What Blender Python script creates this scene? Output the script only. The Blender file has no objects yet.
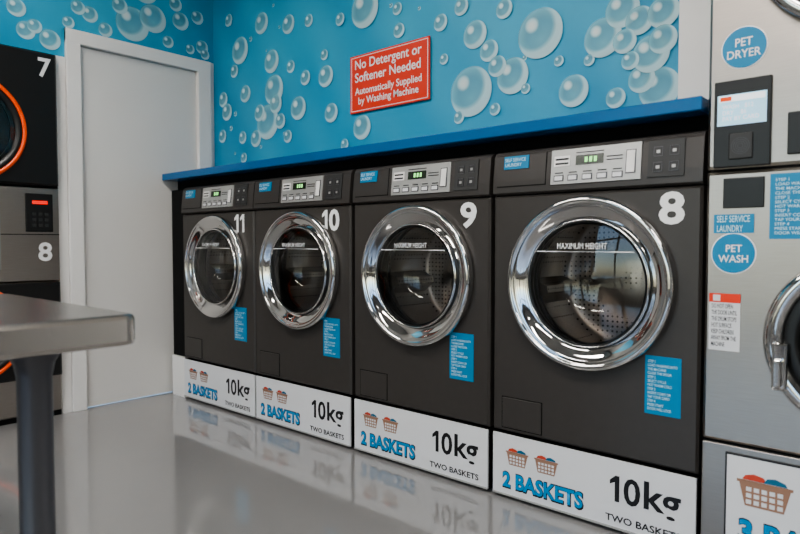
import bpy, bmesh, math, random
from mathutils import Vector, Matrix
random.seed(4)
C=bpy.context.scene.collection
# ------------------------------------------------------------------ materials
MATS={}
def mat(name,col,rough=.5,metal=0.0,var=0.04,scale=8.0,bump=0.0,bscale=200,stretch=None,emit=None,es=0,coat=0,spec=.5):
    if name in MATS: return MATS[name]
    m=bpy.data.materials.new(name); m.use_nodes=True; nt=m.node_tree; b=nt.nodes['Principled BSDF']
    tc=nt.nodes.new('ShaderNodeTexCoord'); mp=nt.nodes.new('ShaderNodeMapping'); nt.links.new(tc.outputs['Object'],mp.inputs[0])
    if stretch: mp.inputs['Scale'].default_value=stretch
    n=nt.nodes.new('ShaderNodeTexNoise'); n.inputs['Scale'].default_value=scale; n.inputs['Detail'].default_value=4
    nt.links.new(mp.outputs[0],n.inputs['Vector'])
    mx=nt.nodes.new('ShaderNodeMixRGB'); c=Vector(col)
    mx.inputs[1].default_value=(*[max(0,v*(1-var)) for v in c],1); mx.inputs[2].default_value=(*[min(1,v*(1+var)) for v in c],1)
    nt.links.new(n.outputs['Fac'],mx.inputs[0]); nt.links.new(mx.outputs[0],b.inputs['Base Color'])
    b.inputs['Roughness'].default_value=rough; b.inputs['Metallic'].default_value=metal
    b.inputs['Specular IOR Level'].default_value=spec
    b.inputs['Coat Weight'].default_value=coat
    if bump>0:
        n2=nt.nodes.new('ShaderNodeTexNoise'); n2.inputs['Scale'].default_value=bscale; nt.links.new(mp.outputs[0],n2.inputs['Vector'])
        bp=nt.nodes.new('ShaderNodeBump'); bp.inputs['Strength'].default_value=bump; bp.inputs['Distance'].default_value=.002
        nt.links.new(n2.outputs['Fac'],bp.inputs['Height']); nt.links.new(bp.outputs[0],b.inputs['Normal'])
    if emit:
        b.inputs['Emission Color'].default_value=(*emit,1); b.inputs['Emission Strength'].default_value=es
    MATS[name]=m; return m
def srgb(r,g,b):
    f=lambda v:((v/255+.055)/1.055)**2.4 if v/255>.04045 else v/255/12.92
    return (f(r),f(g),f(b))
WHITE=mat('white_paint',(.76,.745,.725),.45)
DOORM=mat('door_paint',(.68,.665,.64),.4,var=.04,scale=3)
CASE=mat('charcoal_enamel',(.060,.054,.050),.38,metal=.3,var=.08,scale=30,bump=.05,bscale=400)
CONS=mat('console_charcoal',(.052,.047,.044),.36,metal=.2,bump=.05,bscale=400)
BLACK=mat('black_plastic',(.008,.008,.008),.35)
MATTE=mat('black_matte',(.006,.006,.006),.8,spec=.2)
RUB=mat('rubber_gasket',(.03,.03,.03),.5)
CHROME=mat('chrome',(.62,.61,.60),.05,1.0,var=.02)
STEEL=mat('brushed_steel',(.40,.36,.325),.30,1.0,var=.12,scale=14,stretch=(1,1,40),bump=.05,bscale=60)
SILV=mat('silver_panel',(.43,.43,.42),.35,.5)
SIGNW=mat('sign_white',(.68,.685,.70),.3,coat=.2)
BLUEL=mat('label_blue',srgb(0,125,170),.35)
TXW=mat('text_white',(.80,.80,.80),.4)
TXWD=mat('text_pale',(.55,.78,.84),.4)
TXB=mat('text_black',(.008,.008,.01),.4)
TXBL=mat('text_blue',srgb(0,135,190),.4)
REDS=mat('sign_red',srgb(222,60,32),.35)
REDC=mat('cloth_red',srgb(190,70,50),.6)
GRNC=mat('cloth_teal',srgb(30,100,130),.6)
BSK=mat('basket_print',srgb(150,115,95),.5)
SHELF=mat('shelf_blue',srgb(5,90,145),.25,var=.03)
ORNG=mat('orange_ring',srgb(250,85,15),.3)
SCRN=mat('screen_lit',(.3,.5,.6),.3,emit=(.50,.78,1),es=.55)
SCRH=mat('screen_panel',(.8,.85,.9),.3,emit=(.9,.95,1),es=.5)
LCD=mat('lcd_green',(.02,.03,.02),.2)
LCDT=mat('lcd_digits',(.2,.6,.2),.3,emit=(.4,1,.3),es=1.0)
REDL=mat('led_red',(.5,.02,.02),.3,emit=(1,.03,.01),es=.9)
TABM=mat('table_steel',(.46,.43,.40),.26,1.0,var=.1,scale=10,stretch=(1,30,1),bump=.05,bscale=60)
POST=mat('post_grey',(.10,.10,.11),.35,.6)
CEIL=mat('ceiling_paint',(.42,.42,.41),.8)
GREYW=mat('wall_grey_paint',(.26,.26,.25),.7)
FRAME=mat('window_frame',(.03,.03,.03),.4)
LAMP=mat('lamp_diffuser',(.9,.9,.9),.4,emit=(1,.955,.90),es=28)
def drum_mat():
    m=bpy.data.materials.new('perforated_drum_steel'); m.use_nodes=True; nt=m.node_tree; b=nt.nodes['Principled BSDF']
    tc=nt.nodes.new('ShaderNodeTexCoord'); v=nt.nodes.new('ShaderNodeTexVoronoi'); v.inputs['Scale'].default_value=55; v.inputs['Randomness'].default_value=.1
    nt.links.new(tc.outputs['Object'],v.inputs['Vector'])
    r=nt.nodes.new('ShaderNodeValToRGB'); r.color_ramp.elements[0].position=.16; r.color_ramp.elements[0].color=(.05,.045,.04,1); r.color_ramp.elements[1].position=.26; r.color_ramp.elements[1].color=(.62,.57,.52,1)
    nt.links.new(v.outputs['Distance'],r.inputs[0]); nt.links.new(r.outputs[0],b.inputs['Base Color'])
    b.inputs['Metallic'].default_value=1; b.inputs['Roughness'].default_value=.38
    return m
DRUM=drum_mat()
def floor_mat():
    m=bpy.data.materials.new('epoxy_floor'); m.use_nodes=True; nt=m.node_tree; b=nt.nodes['Principled BSDF']
    tc=nt.nodes.new('ShaderNodeTexCoord')
    n=nt.nodes.new('ShaderNodeTexNoise'); n.inputs['Scale'].default_value=1.3; n.inputs['Detail'].default_value=6; nt.links.new(tc.outputs['Object'],n.inputs['Vector'])
    r=nt.nodes.new('ShaderNodeValToRGB'); r.color_ramp.elements[0].color=(.235,.232,.23,1); r.color_ramp.elements[1].color=(.28,.277,.275,1)
    nt.links.new(n.outputs['Fac'],r.inputs[0]); nt.links.new(r.outputs[0],b.inputs['Base Color'])
    r2=nt.nodes.new('ShaderNodeMapRange'); r2.inputs[3].default_value=.05; r2.inputs[4].default_value=.12
    nt.links.new(n.outputs['Fac'],r2.inputs[0]); nt.links.new(r2.outputs[0],b.inputs['Roughness'])
    b.inputs['Coat Weight'].default_value=.6; b.inputs['Coat Roughness'].default_value=.03
    n3=nt.nodes.new('ShaderNodeTexNoise'); n3.inputs['Scale'].default_value=6; nt.links.new(tc.outputs['Object'],n3.inputs['Vector'])
    bp=nt.nodes.new('ShaderNodeBump'); bp.inputs['Strength'].default_value=.04; bp.inputs['Distance'].default_value=.01
    nt.links.new(n3.outputs['Fac'],bp.inputs['Height']); nt.links.new(bp.outputs[0],b.inputs['Normal'])
    return m
FLOOR=floor_mat()
def mural_wall():
    m=bpy.data.materials.new('mural_blue'); m.use_nodes=True; nt=m.node_tree; b=nt.nodes['Principled BSDF']
    b.inputs['Roughness'].default_value=.5
    tc=nt.nodes.new('ShaderNodeTexCoord')
    n=nt.nodes.new('ShaderNodeTexNoise'); n.inputs['Scale'].default_value=1.1; n.inputs['Detail'].default_value=2
    nt.links.new(tc.outputs['Object'],n.inputs['Vector'])
    r=nt.nodes.new('ShaderNodeValToRGB'); r.color_ramp.elements[0].color=(*srgb(5,128,170),1); r.color_ramp.elements[1].color=(*srgb(50,160,195),1)
    r.color_ramp.elements[0].position=.3; r.color_ramp.elements[1].position=.7
    nt.links.new(n.outputs['Fac'],r.inputs[0])
    mp=nt.nodes.new('ShaderNodeMapping'); mp.inputs['Rotation'].default_value=(0,math.radians(35),0); nt.links.new(tc.outputs['Object'],mp.inputs[0])
    w=nt.nodes.new('ShaderNodeTexWave'); w.inputs['Scale'].default_value=.9; w.inputs['Distortion'].default_value=2.5; nt.links.new(mp.outputs[0],w.inputs['Vector'])
    mx=nt.nodes.new('ShaderNodeMixRGB'); mx.inputs[2].default_value=(*srgb(90,185,210),1)
    mm=nt.nodes.new('ShaderNodeMath'); mm.operation='MULTIPLY'; mm.inputs[1].default_value=.18; nt.links.new(w.outputs['Fac'],mm.inputs[0])
    nt.links.new(mm.outputs[0],mx.inputs[0]); nt.links.new(r.outputs[0],mx.inputs[1]); nt.links.new(mx.outputs[0],b.inputs['Base Color'])
    return m
MURAL=mural_wall()
def bubble_mat():
    m=bpy.data.materials.new('bubble_print'); m.use_nodes=True; nt=m.node_tree; N=nt.nodes; L=nt.links; b=N['Principled BSDF']
    b.inputs['Roughness'].default_value=.5
    uv=N.new('ShaderNodeUVMap'); uv.uv_map='UVMap'
    def length(off):
        s=N.new('ShaderNodeVectorMath'); s.operation='SUBTRACT'; s.inputs[1].default_value=(*off,0); L.new(uv.outputs[0],s.inputs[0])
        l=N.new('ShaderNodeVectorMath'); l.operation='LENGTH'; L.new(s.outputs[0],l.inputs[0]); return l.outputs['Value']
    def ramp(v,els):
        r=N.new('ShaderNodeValToRGB'); cr=r.color_ramp
        while len(cr.elements)<len(els): cr.elements.new(.5)
        for e,(p,c) in zip(cr.elements,els): e.position=p; e.color=(c,c,c,1)
        L.new(v,r.inputs[0]); return r.outputs[0]
    rim=ramp(length((0,0)),[(0,.40),(.6,.48),(.84,.66),(.93,.75),(1,.35)])
    hi=ramp(length((-.36,.38)),[(0,1),(.14,.85),(.34,0)])
    cres=ramp(length((-.25,.25)),[(.78,0),(1.0,.45)])
    glow=ramp(length((.05,-.25)),[(0,.22),(.7,0)])
    def add(a,c):
        x=N.new('ShaderNodeMath'); x.operation='ADD'; x.use_clamp=True; L.new(a,x.inputs[0]); L.new(c,x.inputs[1]); return x.outputs[0]
    a=add(add(add(rim,hi),cres),glow)
    c=N.new('ShaderNodeMixRGB'); c.inputs[1].default_value=(*srgb(135,196,210),1); c.inputs[2].default_value=(*srgb(222,232,230),1); L.new(add(hi,cres),c.inputs[0])
    L.new(c.outputs[0],b.inputs['Base Color']); 
    mm=N.new('ShaderNodeMath'); mm.operation='MULTIPLY'; mm.inputs[1].default_value=.88; L.new(a,mm.inputs[0]); L.new(mm.outputs[0],b.inputs['Alpha'])
    return m
BUB=bubble_mat()
def glass_mat(name,tint,base=.01):
    m=bpy.data.materials.new(name); m.use_nodes=True; nt=m.node_tree; nt.nodes.clear(); N=nt.nodes; L=nt.links
    o=N.new('ShaderNodeOutputMaterial'); t=N.new('ShaderNodeBsdfTransparent'); t.inputs[0].default_value=(*tint,1)
    g=N.new('ShaderNodeBsdfGlossy'); g.inputs['Roughness'].default_value=.02; g.inputs[0].default_value=(1,1,1,1)
    fr=N.new('ShaderNodeFresnel'); fr.inputs[0].default_value=1.5
    a=N.new('ShaderNodeMath'); a.operation='ADD'; a.use_clamp=True; a.inputs[1].default_value=base; L.new(fr.outputs[0],a.inputs[0])
    x=N.new('ShaderNodeMixShader'); L.new(a.outputs[0],x.inputs[0]); L.new(t.outputs[0],x.inputs[1]); L.new(g.outputs[0],x.inputs[2]); L.new(x.outputs[0],o.inputs[0])
    return m
GLASS=glass_mat('door_glass',(.94,.92,.90))
# ------------------------------------------------------------------ geometry helpers
def obj(name,me,parent=None,m=None,smooth=False):
    o=bpy.data.objects.new(name,me); C.objects.link(o)
    if parent: o.parent=parent
    if m: me.materials.append(m)
    if smooth:
        for p in me.polygons: p.use_smooth=True
    return o
def mesh(name,vs,fs):
    me=bpy.data.meshes.new(name); me.from_pydata(vs,[],fs); me.update(); return me
def box(name,x0,x1,y0,y1,z0,z1,m,parent=None,bev=0,seg=2):
    bm=bmesh.new(); bmesh.ops.create_cube(bm,size=1)
    for v in bm.verts:
        v.co=Vector(((x0+x1)/2+v.co.x*(x1-x0),(y0+y1)/2+v.co.y*(y1-y0),(z0+z1)/2+v.co.z*(z1-z0)))
    if bev>0: bmesh.ops.bevel(bm,geom=bm.edges[:],offset=bev,segments=seg,affect='EDGES',profile=.5)
    me=bpy.data.meshes.new(name); bm.to_mesh(me); bm.free()
    return obj(name,me,parent,m,smooth=False)
def prism(name,pts,x0,x1,m,parent=None): # profile (y,z) extruded along x
    n=len(pts); vs=[(x0,*p) for p in pts]+[(x1,*p) for p in pts]
    fs=[(i,(i+1)%n,n+(i+1)%n,n+i) for i in range(n)]+[tuple(range(n-1,-1,-1)),tuple(range(n,2*n))]
    me=mesh(name,vs,fs); bm=bmesh.new(); bm.from_mesh(me); bmesh.ops.recalc_face_normals(bm,faces=bm.faces); bm.to_mesh(me); bm.free()
    return obj(name,me,parent,m)
def lathe(name,prof,cx,cz,y,m,parent,n=72,closed=False):
    vs=[];fs=[]
    for r,h in prof:
        for i in range(n):
            a=2*math.pi*i/n; vs.append((cx+r*math.cos(a),y+h,cz+r*math.sin(a)))
    k=len(prof)
    for j in range(k-1):
        for i in range(n):
            a=j*n+i;b=j*n+(i+1)%n; fs.append((a,b,b+n,a+n))
    me=mesh(name,vs,fs); return obj(name,me,parent,m,smooth=True)
def disc(name,cx,cz,y,r,m,parent,n=48,t=.002):
    vs=[(cx+r*math.cos(2*math.pi*i/n),y,cz+r*math.sin(2*math.pi*i/n)) for i in range(n)]
    vs+=[(a,y+t,c) for a,b,c in vs]
    fs=[tuple(range(n)),tuple(range(2*n-1,n-1,-1))]+[(i,i+n,(i+1)%n+n,(i+1)%n) for i in range(n)]
    return obj(name,mesh(name,vs,fs),parent,m)
def text(name,body,x0,x1,z0,z1,y,m,parent,bold=.0,align='LEFT',space=1.0):
    cu=bpy.data.curves.new(name,'FONT'); cu.body=body; cu.size=1; cu.offset=bold; cu.align_x=align; cu.resolution_u=3; cu.space_line=space
    to=bpy.data.objects.new('tmp',cu); C.objects.link(to); bpy.context.view_layer.update()
    dg=bpy.context.evaluated_depsgraph_get(); me=bpy.data.meshes.new_from_object(to.evaluated_get(dg)); bpy.data.objects.remove(to)
    xs=[v.co.x for v in me.vertices]; ys=[v.co.y for v in me.vertices]
    a,b,c,d=min(xs),max(xs),min(ys),max(ys)
    for v in me.vertices:
        v.co=Vector((x0+(v.co.x-a)/(b-a)*(x1-x0),y,z0+(v.co.y-c)/(d-c)*(z1-z0)))
    me.name=name; me.materials.clear(); return obj(name,me,parent,m)
def glyph_one(name,x0,x1,z0,z1,y,m,parent):
    w=x1-x0; h=z1-z0; s=x1-w*.48
    vs=[(s,y,z0),(x1,y,z0),(x1,y,z1),(s+w*.06,y,z1),(x0,y,z1-h*.20),(x0,y,z1-h*.36),(s,y,z1-h*.25)]
    return obj(name,mesh(name,vs,[(0,1,2,3,6),(3,4,5,6)]),parent,m)
def holed_front(name,x0,x1,z0,z1,cx,cz,r,depth,m,parent,ch=.008,n=96,tube=.03):
    angs=[2*math.pi*i/n for i in range(n)]
    xi0,xi1,zi0,zi1=x0+ch,x1-ch,z0+ch,z1-ch
    for qx,qz in ((xi0,zi0),(xi1,zi0),(xi1,zi1),(xi0,zi1)):
        t=math.atan2(qz-cz,qx-cx)%(2*math.pi)
        j=min(range(n),key=lambda k:abs(angs[k]-t)); angs[j]=t
    inner=[];outer=[]
    for t in angs:
        dx,dz=math.cos(t),math.sin(t); s=1e9
        if dx>1e-9: s=min(s,(xi1-cx)/dx)
        if dx<-1e-9: s=min(s,(xi0-cx)/dx)
        if dz>1e-9: s=min(s,(zi1-cz)/dz)
        if dz<-1e-9: s=min(s,(zi0-cz)/dz)
        inner.append((cx+r*dx,cz+r*dz)); outer.append((cx+dx*s,cz+dz*s))
    vs=[];
    def ring(pts,y): 
        b=len(vs); vs.extend((p[0],y,p[1]) for p in pts); return b
    def grow(pts): 
        o=[]
        for px,pz in pts:
            fx=(px-xi0)/(xi1-xi0); fz=(pz-zi0)/(zi1-zi0); o.append((x0+fx*(x1-x0),z0+fz*(z1-z0)))
        return o
    g=grow(outer)
    rs=[ring(inner,tube),ring(inner,0),ring(outer,0),ring(g,ch),ring(g,depth)]
    fs=[]
    for a,b in zip(rs[:-1],rs[1:]):
        for i in range(n): fs.append((a+i,b+i,b+(i+1)%n,a+(i+1)%n))
    fs.append(tuple(rs[-1]+i for i in range(n)))
    me=mesh(name,vs,fs); bm=bmesh.new(); bm.from_mesh(me); bmesh.ops.recalc_face_normals(bm,faces=bm.faces); bm.to_mesh(me); bm.free()
    return obj(name,me,parent,m)
def empty(name,loc,rz=0):
    e=bpy.data.objects.new(name,None); e.empty_display_size=.1; C.objects.link(e); e.location=loc; e.rotation_euler=(0,0,rz); return e
# ------------------------------------------------------------------ room shell
XL=-3.47; YB=2.18; XR=3.2; YF=-3.6; ZC=2.8
box('floor',XL-.9,XR+.1,YF-.1,3.0,-.1,0,FLOOR)
box('ceiling',XL-.9,XR+.1,YF-.1,3.0,ZC,ZC+.1,CEIL)
bulk=box('wall_back',XL,-.50,YB,YB+.10,1.25,ZC,MURAL)
box('wall_back_recess',XL,3.2,2.80,2.9,0,ZC,MATTE)
box('wall_back_right',.215,XR,1.86,1.96,0,ZC,WHITE)
box('wall_back_upper',-.50,.215,2.18,2.28,2.06,ZC,WHITE)
box('wall_left',XL-.12,XL,YF,.405,0,ZC,GREYW)
box('wall_left_over_dryer',XL-.12,XL,.405,2.18,2.0,ZC,MURAL)
box('wall_left_niche_top',XL-.12,XL,.405,1.310,1.848,2.0,MURAL)
box('wall_left_jamb',XL-.12,XL,2.135,2.80,0,2.0,WHITE)
box('wall_left_niche_side',XL-.9,XL+.006,1.262,1.308,0,1.846,WHITE)
box('wall_right',XR,XR+.1,YF,1.86,0,ZC,GREYW)
for i,(a,b) in enumerate([(XL,-3.0),(-1.3,-1.1),(.5,.7),(2.6,XR)]):
    box('wall_front_%d'%(i+1),a,b,YF-.12,YF,0,ZC,GREYW)
box('wall_front_head',-3.0,2.6,YF-.12,YF,2.45,ZC,GREYW)
box('wall_front_sill',-3.0,2.6,YF-.12,YF,0,.25,GREYW)
for i,(a,b) in enumerate([(-3.0,-1.3),(-1.1,.5),(.7,2.6)]):
    e=empty('window_%d'%(i+1),(0,0,0)); mid=(a+b)/2
    for k,(p,q,r,s) in enumerate([(a,a+.05,.25,2.45),(b-.05,b,.25,2.45),(mid-.025,mid+.025,.25,2.45),(a,b,.25,.30),(a,b,2.40,2.45),(a,b,1.95,1.99)]):
        box('frame_%d'%(k+1),p,q,YF-.09,YF-.03,r,s,FRAME,e)
e=empty('door_1',(0,0,0))
box('casing_left',XL-.10,XL+.022,1.310,1.383,0,1.995,WHITE,e,.004)
box('casing_right',XL-.10,XL+.022,2.062,2.15,0,1.995,WHITE,e,.004)
box('casing_head',XL-.10,XL+.0225,1.310,2.15,1.925,1.996,WHITE,e,.004)
box('leaf',XL-.045,XL-.005,1.385,2.060,.006,1.922,DOORM,e,.002)
box('trim_1',-.695,-.498,YB-.02,YB+.06,1.292,ZC,WHITE)
# mural bubbles (printed vinyl), wall coordinates
WB=[(-2.97,2.13,0.057),(-2.73,2.07,0.049),(-2.88,1.9,0.061),(-2.86,1.74,0.078),(-3.18,2.02,0.075),(-3.24,1.91,0.036),(-3.13,1.76,0.047),(-3.36,1.76,0.043),(-3.32,1.68,0.048),(-2.65,1.61,0.059),(-2.92,1.57,0.092),(-3.03,1.49,0.046),(-2.74,1.47,0.033),(-3.16,1.51,0.035),(-3.37,1.54,0.037),(-3.15,1.39,0.029),(-2.59,1.76,0.037),(-2.43,1.74,0.052),(-2.39,1.55,0.046),(-2.71,1.84,0.032),(-2.56,2.05,0.031),(-2.44,1.85,0.026),(-2.15,2.01,0.085),(-2.17,1.45,0.056),
(-1.93,1.86,0.032),(-1.94,1.96,0.027),(-1.69,1.84,0.035),(-1.51,1.75,0.055),(-1.58,1.88,0.034),(-1.53,1.52,0.098),(-1.33,1.55,0.068),(-1.21,1.69,0.09),(-1.27,1.49,0.019),(-1.37,1.82,0.036),(-1.07,1.45,0.056),(-1.59,1.42,0.025),(-0.96,1.62,0.066),(-0.89,1.7,0.058),
(-0.83,1.65,0.046),(-1.13,1.57,0.019),(-0.76,1.41,0.066),(-0.82,1.45,0.044),(-0.91,1.4,0.034),(-0.79,1.53,0.060),(-0.75,1.66,0.05),(-0.86,1.52,0.030),(-1.01,1.55,0.020),(-3.29,2.22,0.036),(-1.67,1.68,0.022),(-1.44,1.67,0.042),(-2.32,2.0,0.03),(-2.29,1.38,.026),(-1.41,1.43,.024),
(-2.84,1.66,.05),(-2.99,1.63,.045),(-2.80,1.56,.04),(-1.40,1.60,.04),(-.75,1.57,.045),(-.88,1.59,.04)]
LB=[(1.07,1.90,0.063),(1.13,1.94,0.044),(1.26,2.05,0.081),(1.44,2.10,0.042),(1.52,2.04,0.038),(1.38,2.12,0.037),(1.67,2.11,0.095),(1.79,2.17,0.080),(1.96,2.20,0.053),(1.88,2.06,0.035),(2.07,2.25,0.042),(2.10,2.08,0.043),(1.60,2.19,0.044),(1.93,2.29,0.041),(1.24,1.92,0.051),(1.09,2.04,0.044),(1.17,1.97,0.035),(1.33,2.03,0.031),(2.12,2.04,0.031),(2.02,2.05,0.030)]
def bubbles(name,pts,fn,parent):
    vs=[];fs=[];uvs=[]; n=32
    for k,(a,z,r) in enumerate(pts):
        off=.0012+.00006*k; b=len(vs)
        for i in range(n):
            t=2*math.pi*i/n; vs.append(fn(a+r*math.cos(t),z+r*math.sin(t),off)); uvs.append((math.cos(t),math.sin(t)))
        fs.append(tuple(range(b,b+n)))
    me=mesh(name,vs,fs); ul=me.uv_layers.new(name='UVMap')
    for l in me.loops: ul.data[l.index].uv=uvs[l.vertex_index]
    o=obj(name,me,parent,BUB); return o
small=[]
for _ in range(40):
    small.append((random.uniform(-3.4,-.75),random.uniform(1.35,2.7),random.uniform(.007,.018)))
for _ in range(26):
    small.append((random.uniform(-3.4,-.78),random.uniform(2.3,2.7),random.uniform(.03,.09)))
bubbles('bubble_print_back',small+[(a,z,r*1.06) for a,z,r in WB],lambda a,z,o:(a,YB-o,z),bulk)
bubbles('bubble_print_left',[(random.uniform(.5,2.1),random.uniform(2.3,2.7),random.uniform(.03,.09)) for _ in range(14)]+[b for b in LB if b[1]-b[2]>(1.853 if b[0]+b[2]<1.3 else 1.998)],lambda a,z,o:(XL+o,a,z),bpy.data.objects['wall_left_over_dryer'])
# red notice sign
e=empty('notice_sign',(-1.9925,YB-.014,0))
box('panel',-.2485,.2485,0,.006,1.520,1.795,REDS,e,.001)
for nm,a in (('border_top',(-.240,.240,1.784,1.787)),('border_bottom',(-.240,.240,1.528,1.531)),('border_left',(-.240,-.237,1.528,1.787)),('border_right',(.237,.240,1.528,1.787))):
    box(nm,a[0],a[1],-.001,.001,a[2],a[3],TXW,e)
text('text_large','No Detergent or\nSoftener Needed',-.215,.205,1.665,1.772,-.001,TXW,e,.016,'CENTER')
text('text_small','Automatically Supplied\nby Washing Machine',-.215,.205,1.548,1.640,-.001,TXW,e,.016,'CENTER')
# ------------------------------------------------------------------ shelf
e=empty('wall_shelf',(0,0,0))
box('board',XL+.002,-.526,1.83,YB-.001,1.251,1.290,SHELF,e,.004)
box('shade_strip',XL+.002,-.526,1.93,1.95,1.195,1.251,MATTE,e)  # black strip standing in for the dark shadow between washer tops and shelf
e=empty('end_panel',(0,0,0))
box('upper',XL+.03,-3.304,1.875,1.895,.235,1.195,MATTE,e)
box('lower',XL+.03,-3.304,1.865,1.895,0,.232,WHITE,e)
# ------------------------------------------------------------------ info label
def label(name,x0,x1,z0,z1,y,parent,lines,m=BLUEL,tm=TXWD,head=None):
    box(name,x0,x1,y-.0015,y,z0,z1,m,parent)
    w=x1-x0; h=z1-z0
    text(name+'_text',lines,x0+w*.08,x1-w*.10,z0+h*.07,z1-h*.07,y-.002,tm,parent,.008,space=1.05)
INFO="STEP 1\nLOAD WASHING INTO\nTHE MACHINE\nCLOSE THE DOOR\nSTEP 2\nSELECT CYCLE\nHOT WARM COLD\nSTEP 3\nINSERT COINS OR\nTAP YOUR CARD\nSTEP 4\nPRESS START\nDOOR WILL LOCK"
def poly(name,pts,y,m,parent):
    return obj(name,mesh(name,[(a,y,z) for a,z in pts],[tuple(range(len(pts)))]),parent,m)
def basket(nm,cx,z0,s,y,parent):
    poly(nm+'_body',[(cx-.36*s,z0),(cx+.36*s,z0),(cx+.48*s,z0+.5*s),(cx-.48*s,z0+.5*s)],y,BSK,parent)
    for j in range(3):
        for i in range(5):
            x=cx-.34*s+i*.145*s; z=z0+.05*s+j*.135*s
            poly(nm+'_slot',[(x,z),(x+.10*s,z),(x+.10*s,z+.09*s),(x,z+.09*s)],y-.0004,SIGNW,parent)
    poly(nm+'_rim',[(cx-.52*s,z0+.49*s),(cx+.52*s,z0+.49*s),(cx+.52*s,z0+.55*s),(cx-.52*s,z0+.55*s)],y-.0005,BSK,parent)
    poly(nm+'_cloth_a',[(cx-.42*s,z0+.56*s),(cx+.05*s,z0+.56*s),(cx-.02*s,z0+.66*s),(cx-.2*s,z0+.70*s),(cx-.36*s,z0+.65*s)],y-.0006,REDC,parent)
    poly(nm+'_cloth_b',[(cx-.02*s,z0+.56*s),(cx+.42*s,z0+.56*s),(cx+.38*s,z0+.63*s),(cx+.2*s,z0+.69*s),(cx+.05*s,z0+.66*s)],y-.0007,GRNC,parent)
def joinp(parent,prefix,name):
    os=[o for o in parent.children if o.name.startswith(prefix)]
    bm=bmesh.new(); ms=[]
    for o in os:
        me=o.data; mi=len(ms); ms.append(me.materials[0]); k=len(bm.faces)
        bm.from_mesh(me); bm.faces.ensure_lookup_table()
        for fc in bm.faces[k:]: fc.material_index=mi
    me=bpy.data.meshes.new(name); bm.to_mesh(me); bm.free()
    for m_ in ms: me.materials.append(m_)
    for o in os: bpy.data.objects.remove(o)
    return obj(name,me,parent)
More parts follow.
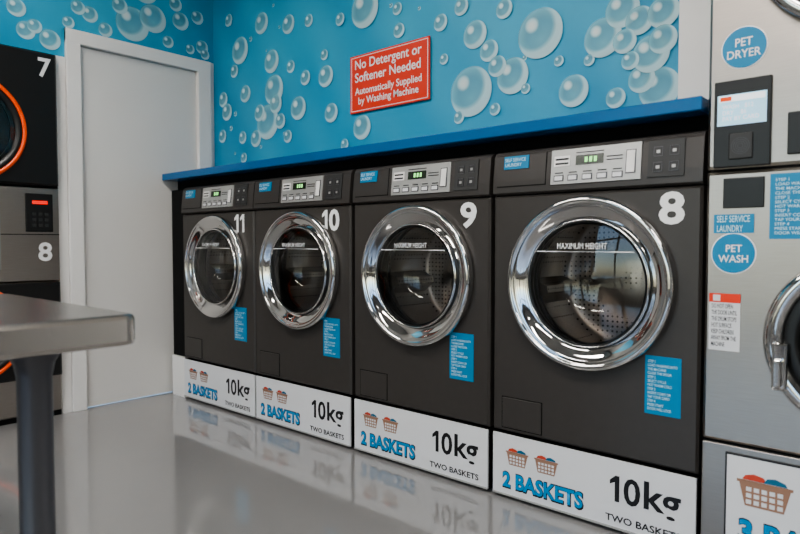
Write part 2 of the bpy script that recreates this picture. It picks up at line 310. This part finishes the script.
# ------------------------------------------------------------------ front-load washer
def washer(num,cx):
    e=empty('washing_machine',(cx,1.86,0)); W=.341
    box('plinth',-W,W,.006,.70,.012,.228,MATTE,e)
    box('plinth_feet',-W+.02,W-.02,.05,.65,0,.012,MATTE,e)
    box('sign_panel',-W+.003,W-.003,-.002,.006,.012,.226,SIGNW,e,.001,1)
    box('sign_edge_bottom',-W+.003,W-.003,-.005,-.002,.012,.018,SILV,e)
    glyph_one('text_weight_1',.088,.118,.098,.178,-.003,TXB,e)
    text('text_weight_0','0',.131,.182,.096,.180,-.003,TXB,e,.02)
    text('text_weight_kg','kg',.192,.298,.074,.184,-.003,TXB,e,.02)
    text('text_size','TWO BASKETS',.075,.300,.034,.056,-.003,TXB,e,.018)
    text('text_baskets_shadow','2 BASKETS',-.298,.004,.037,.099,-.0026,TXB,e,.055)
    text('text_baskets','2 BASKETS',-.297,.000,.043,.096,-.0036,TXBL,e,.034)
    basket('icon_a',-.240,.124,.085,-.003,e); basket('icon_b',-.130,.124,.085,-.003,e)
    joinp(e,'icon_a','basket_icon_a'); joinp(e,'icon_b','basket_icon_b')
    joinp(e,'text_weight','weight_text')
    cz=.763
    holed_front('cabinet',-W,W,.236,1.050,0,cz,.235,.72,CASE,e)
    prism('console',[(.004,1.054),(-.006,1.060),(-.004,1.10),(.006,1.185),(.014,1.198),(.03,1.205),(.70,1.205),(.70,1.054)],-W,W,CONS,e)
    box('console_shadow_gap',-W+.004,W-.004,.012,.6,1.048,1.056,MATTE,e)
    rake=lambda z: -.0045+(z-1.10)/.085*.010 if z>1.10 else -.0055
    def slant(nm,x0,x1,z0,z1,t,m):
        return prism(nm,[(rake(z0)-t,z0),(rake(z1)-t,z1),(rake(z1)+.003,z1),(rake(z0)+.003,z0)],x0,x1,m,e)
    slant('control_panel',-.120,.170,1.078,1.188,.004,SILV)
    slant('display',-.035,.055,1.135,1.165,.0055,LCD)
    slant('display_digit_a',-.005,.004,1.142,1.158,.006,LCDT); slant('display_digit_b',.010,.019,1.142,1.158,.006,LCDT); slant('display_digit_c',.025,.034,1.142,1.158,.006,LCDT)
    for k in range(5):
        slant('button_%d'%k,-.105+k*.048,-.078+k*.048,1.090,1.103,.0060,SIGNW)
        slant('button_rim_%d'%k,-.108+k*.048,-.075+k*.048,1.087,1.106,.0050,POST)
        slant('button_cap_%d'%k,-.105+k*.048,-.078+k*.048,1.112,1.115,.0048,TXB)
    slant('start_button',.128,.152,1.10,1.165,.0060,WHITE); slant('button_start_rim',.125,.155,1.097,1.168,.0050,POST)
    slant('legend',-.11,-.055,1.135,1.168,.0048,WHITE)
    slant('legend_dark',-.105,-.060,1.140,1.146,.0054,TXB); slant('legend_dark_b',-.105,-.060,1.154,1.160,.0054,TXB)
    slant('legend_dark_c',.065,.115,1.152,1.155,.0048,TXB); slant('legend_dark_d',.065,.115,1.142,1.145,.0048,TXB)
    slant('legend_dark_e',-.035,.055,1.172,1.175,.0048,TXB)
    slant('drawer_line',-.325,-.14,1.080,1.083,.001,MATTE); slant('drawer_line_b',-.142,-.139,1.080,1.188,.001,MATTE)
    slant('coin_plate',.190,.292,1.080,1.186,.004,RUB)
    for k in range(4):
        a=.206+(k%2)*.045; b=1.140-(k//2)*.045
        slant('coin_icon_%d'%k,a,a+.026,b,b+.0015,.005,POST); slant('coin_icon_b%d'%k,a,a+.026,b+.0265,b+.028,.005,POST)
        slant('coin_icon_c%d'%k,a,a+.0015,b,b+.028,.005,POST); slant('coin_icon_d%d'%k,a+.0245,a+.026,b,b+.028,.005,POST)
        slant('coin_icon_e%d'%k,a+.008,a+.018,b+.009,b+.018,.005,SILV)
    slant('brand_label',-.30,-.205,1.140,1.184,.0025,BLUEL)
    text('brand_text','SELF SERVICE\nLAUNDRY',-.292,-.213,1.148,1.176,rake(1.15)-.0065,TXWD,e,.004)
    joinp(e,'display','display_unit'); joinp(e,'button','buttons'); joinp(e,'coin_icon','coin_icons'); joinp(e,'legend','legends')
    # round door
    lathe('door_ring',[(.2415,.012),(.268,.002),(.272,-.008),(.2725,-.022),(.270,-.031),(.265,-.0355),(.258,-.037),(.254,-.0345),(.251,-.031),(.246,-.0315),(.238,-.0285),(.228,-.022),(.216,-.0145),(.208,-.011),(.204,-.010)],.004,cz,0,CHROME,e,96)
    lathe('door_inner_rim',[(.2055,-.008),(.2035,-.014),(.197,-.018),(.190,-.018),(.186,-.010),(.186,.0),(.203,.006),(.2045,-.004)],.004,cz,0,BLACK,e,96)
    lathe('door_bead',[(.2025,-.014),(.2015,-.021),(.1985,-.023),(.1955,-.021),(.195,-.014)],.004,cz,0,CHROME,e,96)
    lathe('glass_bowl',[(.188,-.012),(.181,.03),(.160,.075),(.12,.105),(.06,.118),(.001,.120)],.004,cz,0,GLASS,e,72)
    lathe('glass_cover',[(.190,-.0185),(.13,-.026),(.07,-.030),(.001,-.032)],.004,cz,0,GLASS,e,72)
    lathe('gasket',[(.235,.03),(.205,.022),(.196,.03),(.200,.06),(.225,.075),(.26,.08)],0,cz,0,RUB,e,72)
    lathe('drum',[(.205,.085),(.262,.10),(.262,.36),(.24,.38),(.15,.385),(.14,.37),(.05,.37),(.001,.365)],0,cz,0,DRUM,e,72)
    for k in range(3):
        a=math.radians(70+120*k); c,s=math.cos(a),math.sin(a)
        vs=[]; 
        for y in (.12,.36):
            for rr,w in ((.262,.05),(.20,.012),(.20,-.012),(.262,-.05)):
                vs.append((rr*c-w*s,y,cz+rr*s+w*c))
        obj('drum_paddle_%d'%k,mesh('pd',vs,[(0,1,5,4),(1,2,6,5),(2,3,7,6),(0,1,2,3),(4,5,6,7)]),e,DRUM)
    text('max_text','MAXIMUM HEIGHT',-.082,.082,cz+.108,cz+.127,-.0325,TXW,e,.010)
    box('max_line',-.158,.163,-.0255,-.024,cz+.098,cz+.1012,TXW,e)
    z0,z1=.942,1.037
    if num=='8': text('machine_number',num,.222,.294,z0,z1,-.001,TXW,e,.03)
    if num=='9': text('machine_number',num,.214,.286,z0,z1,-.001,TXW,e,.03)
    if num=='10':
        glyph_one('machine_number_a',.163,.198,z0+.002,z1-.002,-.001,TXW,e); text('machine_number_b','0',.208,.274,z0,z1,-.001,TXW,e,.03); joinp(e,'machine_number','machine_number')
    if num=='11':
        glyph_one('machine_number_a',.175,.212,z0+.002,z1-.002,-.001,TXW,e); glyph_one('machine_number_b',.225,.262,z0+.002,z1-.002,-.001,TXW,e); joinp(e,'machine_number','machine_number')
    label('instruction_label',.190 if num=='8' else .168,.292 if num=='8' else .275,.388,.560,-.0003,e,INFO)
    box('flap',-.300,-.150,-.0035,0,.252,.356,CASE,e,.0015,1)
    box('flap_gap',-.303,-.147,-.0008,.0005,.249,.359,MATTE,e)
    return e
for cxx,num in ((-.868,'8'),(-1.566,'9'),(-2.268,'10'),(-2.957,'11')):
    washer(num,cxx)
# ------------------------------------------------------------------ pet washer/dryer stack (stainless)
def ring_door(e,cx,cz,R,pre,ringm=CHROME):
    lathe(pre+'_ring',[(R-.045,.02),(R-.02,.0),(R,-.004),(R+.002,-.018),(R-.004,-.030),(R-.018,-.036),(R-.034,-.032),(R-.044,-.020),(R-.048,-.006)],cx,cz,0,ringm,e,96)
    lathe(pre+'_inner',[(R-.045,-.02),(R-.065,-.026),(R-.078,-.02),(R-.082,.03)],cx,cz,0,BLACK,e,96)
    lathe(pre+'_glass',[(R-.078,-.015),(R*.5,-.028),(.001,-.034)],cx,cz,0,GLASS,e,64)
    lathe(pre+'_drum',[(R-.05,.02),(R-.02,.06),(R-.02,.40),(.1,.42),(.001,.42)],cx,cz,0,DRUM,e,64)
def pet_stack():
    e=empty('pet_washer_dryer_stack',(-.152,1.84,0)); W=.346; WL=-.361
    box('base',WL,W,.002,.70,0,.345,STEEL,e,.003)
    holed_front('washer_cabinet',WL,W,.352,1.080,.01,.648,.18,.72,STEEL,e)
    holed_front('dryer_cabinet',WL,W,1.088,2.05,.0,1.66,.20,.72,STEEL,e)
    box('seam_lower',WL+.004,W-.004,.01,.6,.343,.354,MATTE,e); box('seam_upper',WL+.004,W-.004,.01,.6,1.078,1.090,MATTE,e)
    ring_door(e,.010,.648,.222,'wash_door'); ring_door(e,0,1.655,.262,'dry_door')
    box('latch_plate',-.188,-.154,-.050,-.030,.52,.64,CHROME,e,.006); box('latch_lever',-.182,-.162,-.072,-.046,.53,.60,CHROME,e,.005)
    box('control_block',-.343,-.208,-.010,.004,1.090,1.318,BLACK,e,.003)
    box('screen',-.334,-.218,-.0115,-.010,1.200,1.280,SCRN,e)
    box('screen_header',-.330,-.222,-.0122,-.0115,1.262,1.277,SCRH,e)
    box('screen_bar',-.327,-.300,-.0128,-.0121,1.264,1.275,ORNG,e)
    text('screen_text','WASH   $12\nDRY    $6\nPAY BY CARD',-.322,-.235,1.212,1.254,-.0122,SCRH,e,.004)
    box('card_reader',-.305,-.248,-.014,-.010,1.11,1.178,RUB,e,.003)
    for k in range(4):
        lathe('reader_arc_%d'%k,[(.006+.005*k,-.0002),(.0070+.005*k,-.0002)],-.2765,1.144,-.0142,POST,e,24)
    joinp(e,'reader_arc','contactless_symbol')
    box('coin_slot_unit',-.172,-.06,-.008,.004,1.112,1.218,BLACK,e,.003)
    disc('pet_dryer_badge',-.275,1.400,-.003,.052,BLUEL,e); text('pet_dryer_text','PET\nDRYER',-.315,-.235,1.374,1.425,-.0036,TXW,e,.014,'CENTER')
    disc('pet_badge_rim',-.275,1.400,-.0015,.055,TXW,e)
    box('wash_display',-.318,-.221,-.006,.004,.982,1.062,BLACK,e,.002)
    label('wash_label',-.208,-.063,.900,1.066,-.001,e,INFO)
    label('brand_label',-.340,-.243,.916,.966,-.001,e,'SELF SERVICE\nLAUNDRY',tm=TXWD)
    disc('pet_wash_rim',-.291,.862,-.0015,.055,TXW,e); disc('pet_wash_badge',-.291,.862,-.003,.052,BLUEL,e); text('pet_wash_text','PET\nWASH',-.327,-.255,.838,.885,-.0036,TXW,e,.014,'CENTER')
    label('warning_label',-.348,-.271,.600,.754,-.001,e,'\nCAUTION\nDO NOT OPEN\nTHE DOOR UNTIL\nTHE DRUM STOPS\nHOT SURFACE\nKEEP CHILDREN\nAWAY FROM THE\nMACHINE',SIGNW,TXB)
    box('warning_head',-.348,-.271,-.0032,-.0016,.730,.754,REDS,e)
    box('warning_icon',-.338,-.320,-.0040,-.0030,.734,.750,SIGNW,e)
    box('sign_border',-.300,.335,-.004,.002,.02,.327,TXB,e,.001,1)
    box('sign_board',-.295,.330,-.0055,-.004,.026,.322,SIGNW,e)
    text('sign_shadow','3 BASKETS',-.265,.09,.090,.160,-.006,TXB,e,.055); text('sign_text','3 BASKETS',-.263,.088,.096,.157,-.007,TXBL,e,.034)
    basket('icon_a',-.205,.195,.125,-.006,e); joinp(e,'icon_a','basket_icon_a')
    basket('icon_b',-.04,.195,.125,-.006,e); joinp(e,'icon_b','basket_icon_b')
    text('sign_weight','15kg',.13,.31,.11,.25,-.006,TXB,e,.02)
pet_stack()
# ------------------------------------------------------------------ stacked dryers in left wall niche
def dryer_stack():
    e=empty('stacked_dryer',(XL+.03,.84,0),math.pi/2); W=.415
    box('kick',-W,W,.02,.75,0,.03,MATTE,e)
    holed_front('lower_cabinet',-W,W,.03,.695,.0,.46,.19,.75,STEEL,e)
    holed_front('lower_door_bezel',-W+.004,W-.004,.215,.690,.0,.46,.19,.02,BLACK,e).location.y=-.02
    box('middle_panel',-W,W,0,.75,.70,1.165,STEEL,e,.003)
    box('middle_seam',-W,W,-.001,.01,.93,.934,MATTE,e)
    holed_front('upper_cabinet',-W,W,1.170,1.842,.0,1.432,.20,.75,BLACK,e)
    holed_front('upper_door_bezel',-W+.004,W-.004,1.178,1.835,.0,1.432,.20,.02,BLACK,e).location.y=-.02
    for cz,R,pre in ((.46,.228,'lower'),(1.432,.252,'upper')):
        lathe(pre+'_orange_ring',[(R-.020,-.018),(R-.017,-.034),(R-.004,-.038),(R+.003,-.030),(R+.005,-.018)],.012,cz,0,ORNG,e,96)
        lathe(pre+'_chrome_ring',[(R-.05,-.018),(R-.046,-.030),(R-.028,-.040),(R-.018,-.034),(R-.016,-.018)],.012,cz,0,BLACK,e,96)
        lathe(pre+'_glass',[(R-.048,-.026),(.12,-.04),(.001,-.046)],.012,cz,0,GLASS,e,64)
        lathe(pre+'_drum',[(R-.05,.0),(R-.04,.05),(R-.04,.5),(.001,.52)],.0,cz,0,DRUM,e,64)
    box('keypad',.260,.385,-.008,.004,.945,1.135,BLACK,e,.003)
    box('keypad_led',.290,.360,-.0095,-.008,1.083,1.10,REDL,e)
    for i in range(3):
        for j in range(3):
            box('key_%d%d'%(i,j),.290+i*.028,.307+i*.028,-.0095,-.008,.97+j*.028,.985+j*.028,RUB,e)
    joinp(e,'key_','keys')
    box('coin_box',-.1,.15,-.006,.004,.76,1.12,SILV,e,.003)
    text('number_upper','7',.325,.385,1.712,1.808,-.0215,TXW,e,.022)
    text('number_lower','8',.315,.380,.798,.893,-.001,TXW,e,.022)
dryer_stack()
# ------------------------------------------------------------------ folding table
def table():
    e=empty('folding_table',(0,0,0)); x0,x1,y0,y1=-2.02,-1.230,-1.15,.60; R=.035
    bm=bmesh.new()
    def outline(ins,z):
        r=max(.004,R-ins); o=[]
        for cxx,cyy,a0 in ((x1-R,y1-R,0),(x0+R,y1-R,90),(x0+R,y0+R,180),(x1-R,y0+R,270)):
            for i in range(9):
                a=math.radians(a0+i*90/8); o.append(bm.verts.new((cxx+r*math.cos(a),cyy+r*math.sin(a),z)))
        return o
    zt=.747
    rings=[outline(.045,zt-.062),outline(.010,zt-.062),outline(.003,zt-.060),outline(0,zt-.052),outline(0,zt-.010),outline(.003,zt-.003),outline(.010,zt)]
    for a,b in zip(rings[:-1],rings[1:]):
        n=len(a)
        for i in range(n): bm.faces.new((a[i],a[(i+1)%n],b[(i+1)%n],b[i]))
    bm.faces.new(rings[-1]); bm.faces.new(rings[0][::-1])
    bmesh.ops.recalc_face_normals(bm,faces=bm.faces)
    me=bpy.data.meshes.new('table_top'); bm.to_mesh(me); bm.free(); obj('top',me,e,TABM)
    for i,(x,y) in enumerate([(x1-.10,y1-.165),(x0+.09,y1-.15),(x1-.09,y0+.15),(x0+.09,y0+.15)]):
        n=32; vs=[];fs=[]; prof=[(.0,0),(.040,0),(.040,.012),(.031,.02),(.031,.633),(.036,.658),(.05,.682),(.05,.687),(0,.687)]
        for r,z in prof:
            for k in range(n): a=2*math.pi*k/n; vs.append((x+r*math.cos(a),y+r*math.sin(a),z))
        for j in range(len(prof)-1):
            for k in range(n): fs.append((j*n+k,j*n+(k+1)%n,(j+1)*n+(k+1)%n,(j+1)*n+k))
        obj('leg_%d'%(i+1),mesh('leg',vs,fs),e,POST,True)
table()
def lamp(x,y,lx,ly):
    e=empty('ceiling_light_panel',(x,y,ZC))
    box('housing',-lx/2-.02,lx/2+.02,-ly/2-.02,ly/2+.02,-.04,-.001,WHITE,e,.004)
    box('diffuser',-lx/2,lx/2,-ly/2,ly/2,-.046,-.0395,LAMP,e)
for x,y in ((-2.4,.3),(-.6,.3),(1.3,.3),(-2.4,-1.8),(-.6,-1.8),(1.3,-1.8)):
    lamp(x,y,1.2,.3)
w=bpy.data.worlds.new('world'); bpy.context.scene.world=w; w.use_nodes=True; nt=w.node_tree
sk=nt.nodes.new('ShaderNodeTexSky'); sk.sky_type='NISHITA'; sk.sun_disc=False; sk.sun_elevation=math.radians(35); sk.sun_rotation=math.radians(60)
nt.links.new(sk.outputs[0],nt.nodes['Background'].inputs[0]); nt.nodes['Background'].inputs[1].default_value=.6
bpy.context.scene.view_settings.look='AgX - Medium High Contrast'
# ------------------------------------------------------------------ camera
cam=bpy.data.cameras.new('camera'); co=bpy.data.objects.new('camera',cam); C.objects.link(co)
co.location=(0,0,.89); co.rotation_euler=(math.radians(90-2.2),0,math.radians(41.5)); cam.lens=28.26; cam.sensor_width=36
cam.dof.use_dof=True; cam.dof.focus_distance=2.5; cam.dof.aperture_fstop=3.2
bpy.context.scene.camera=co
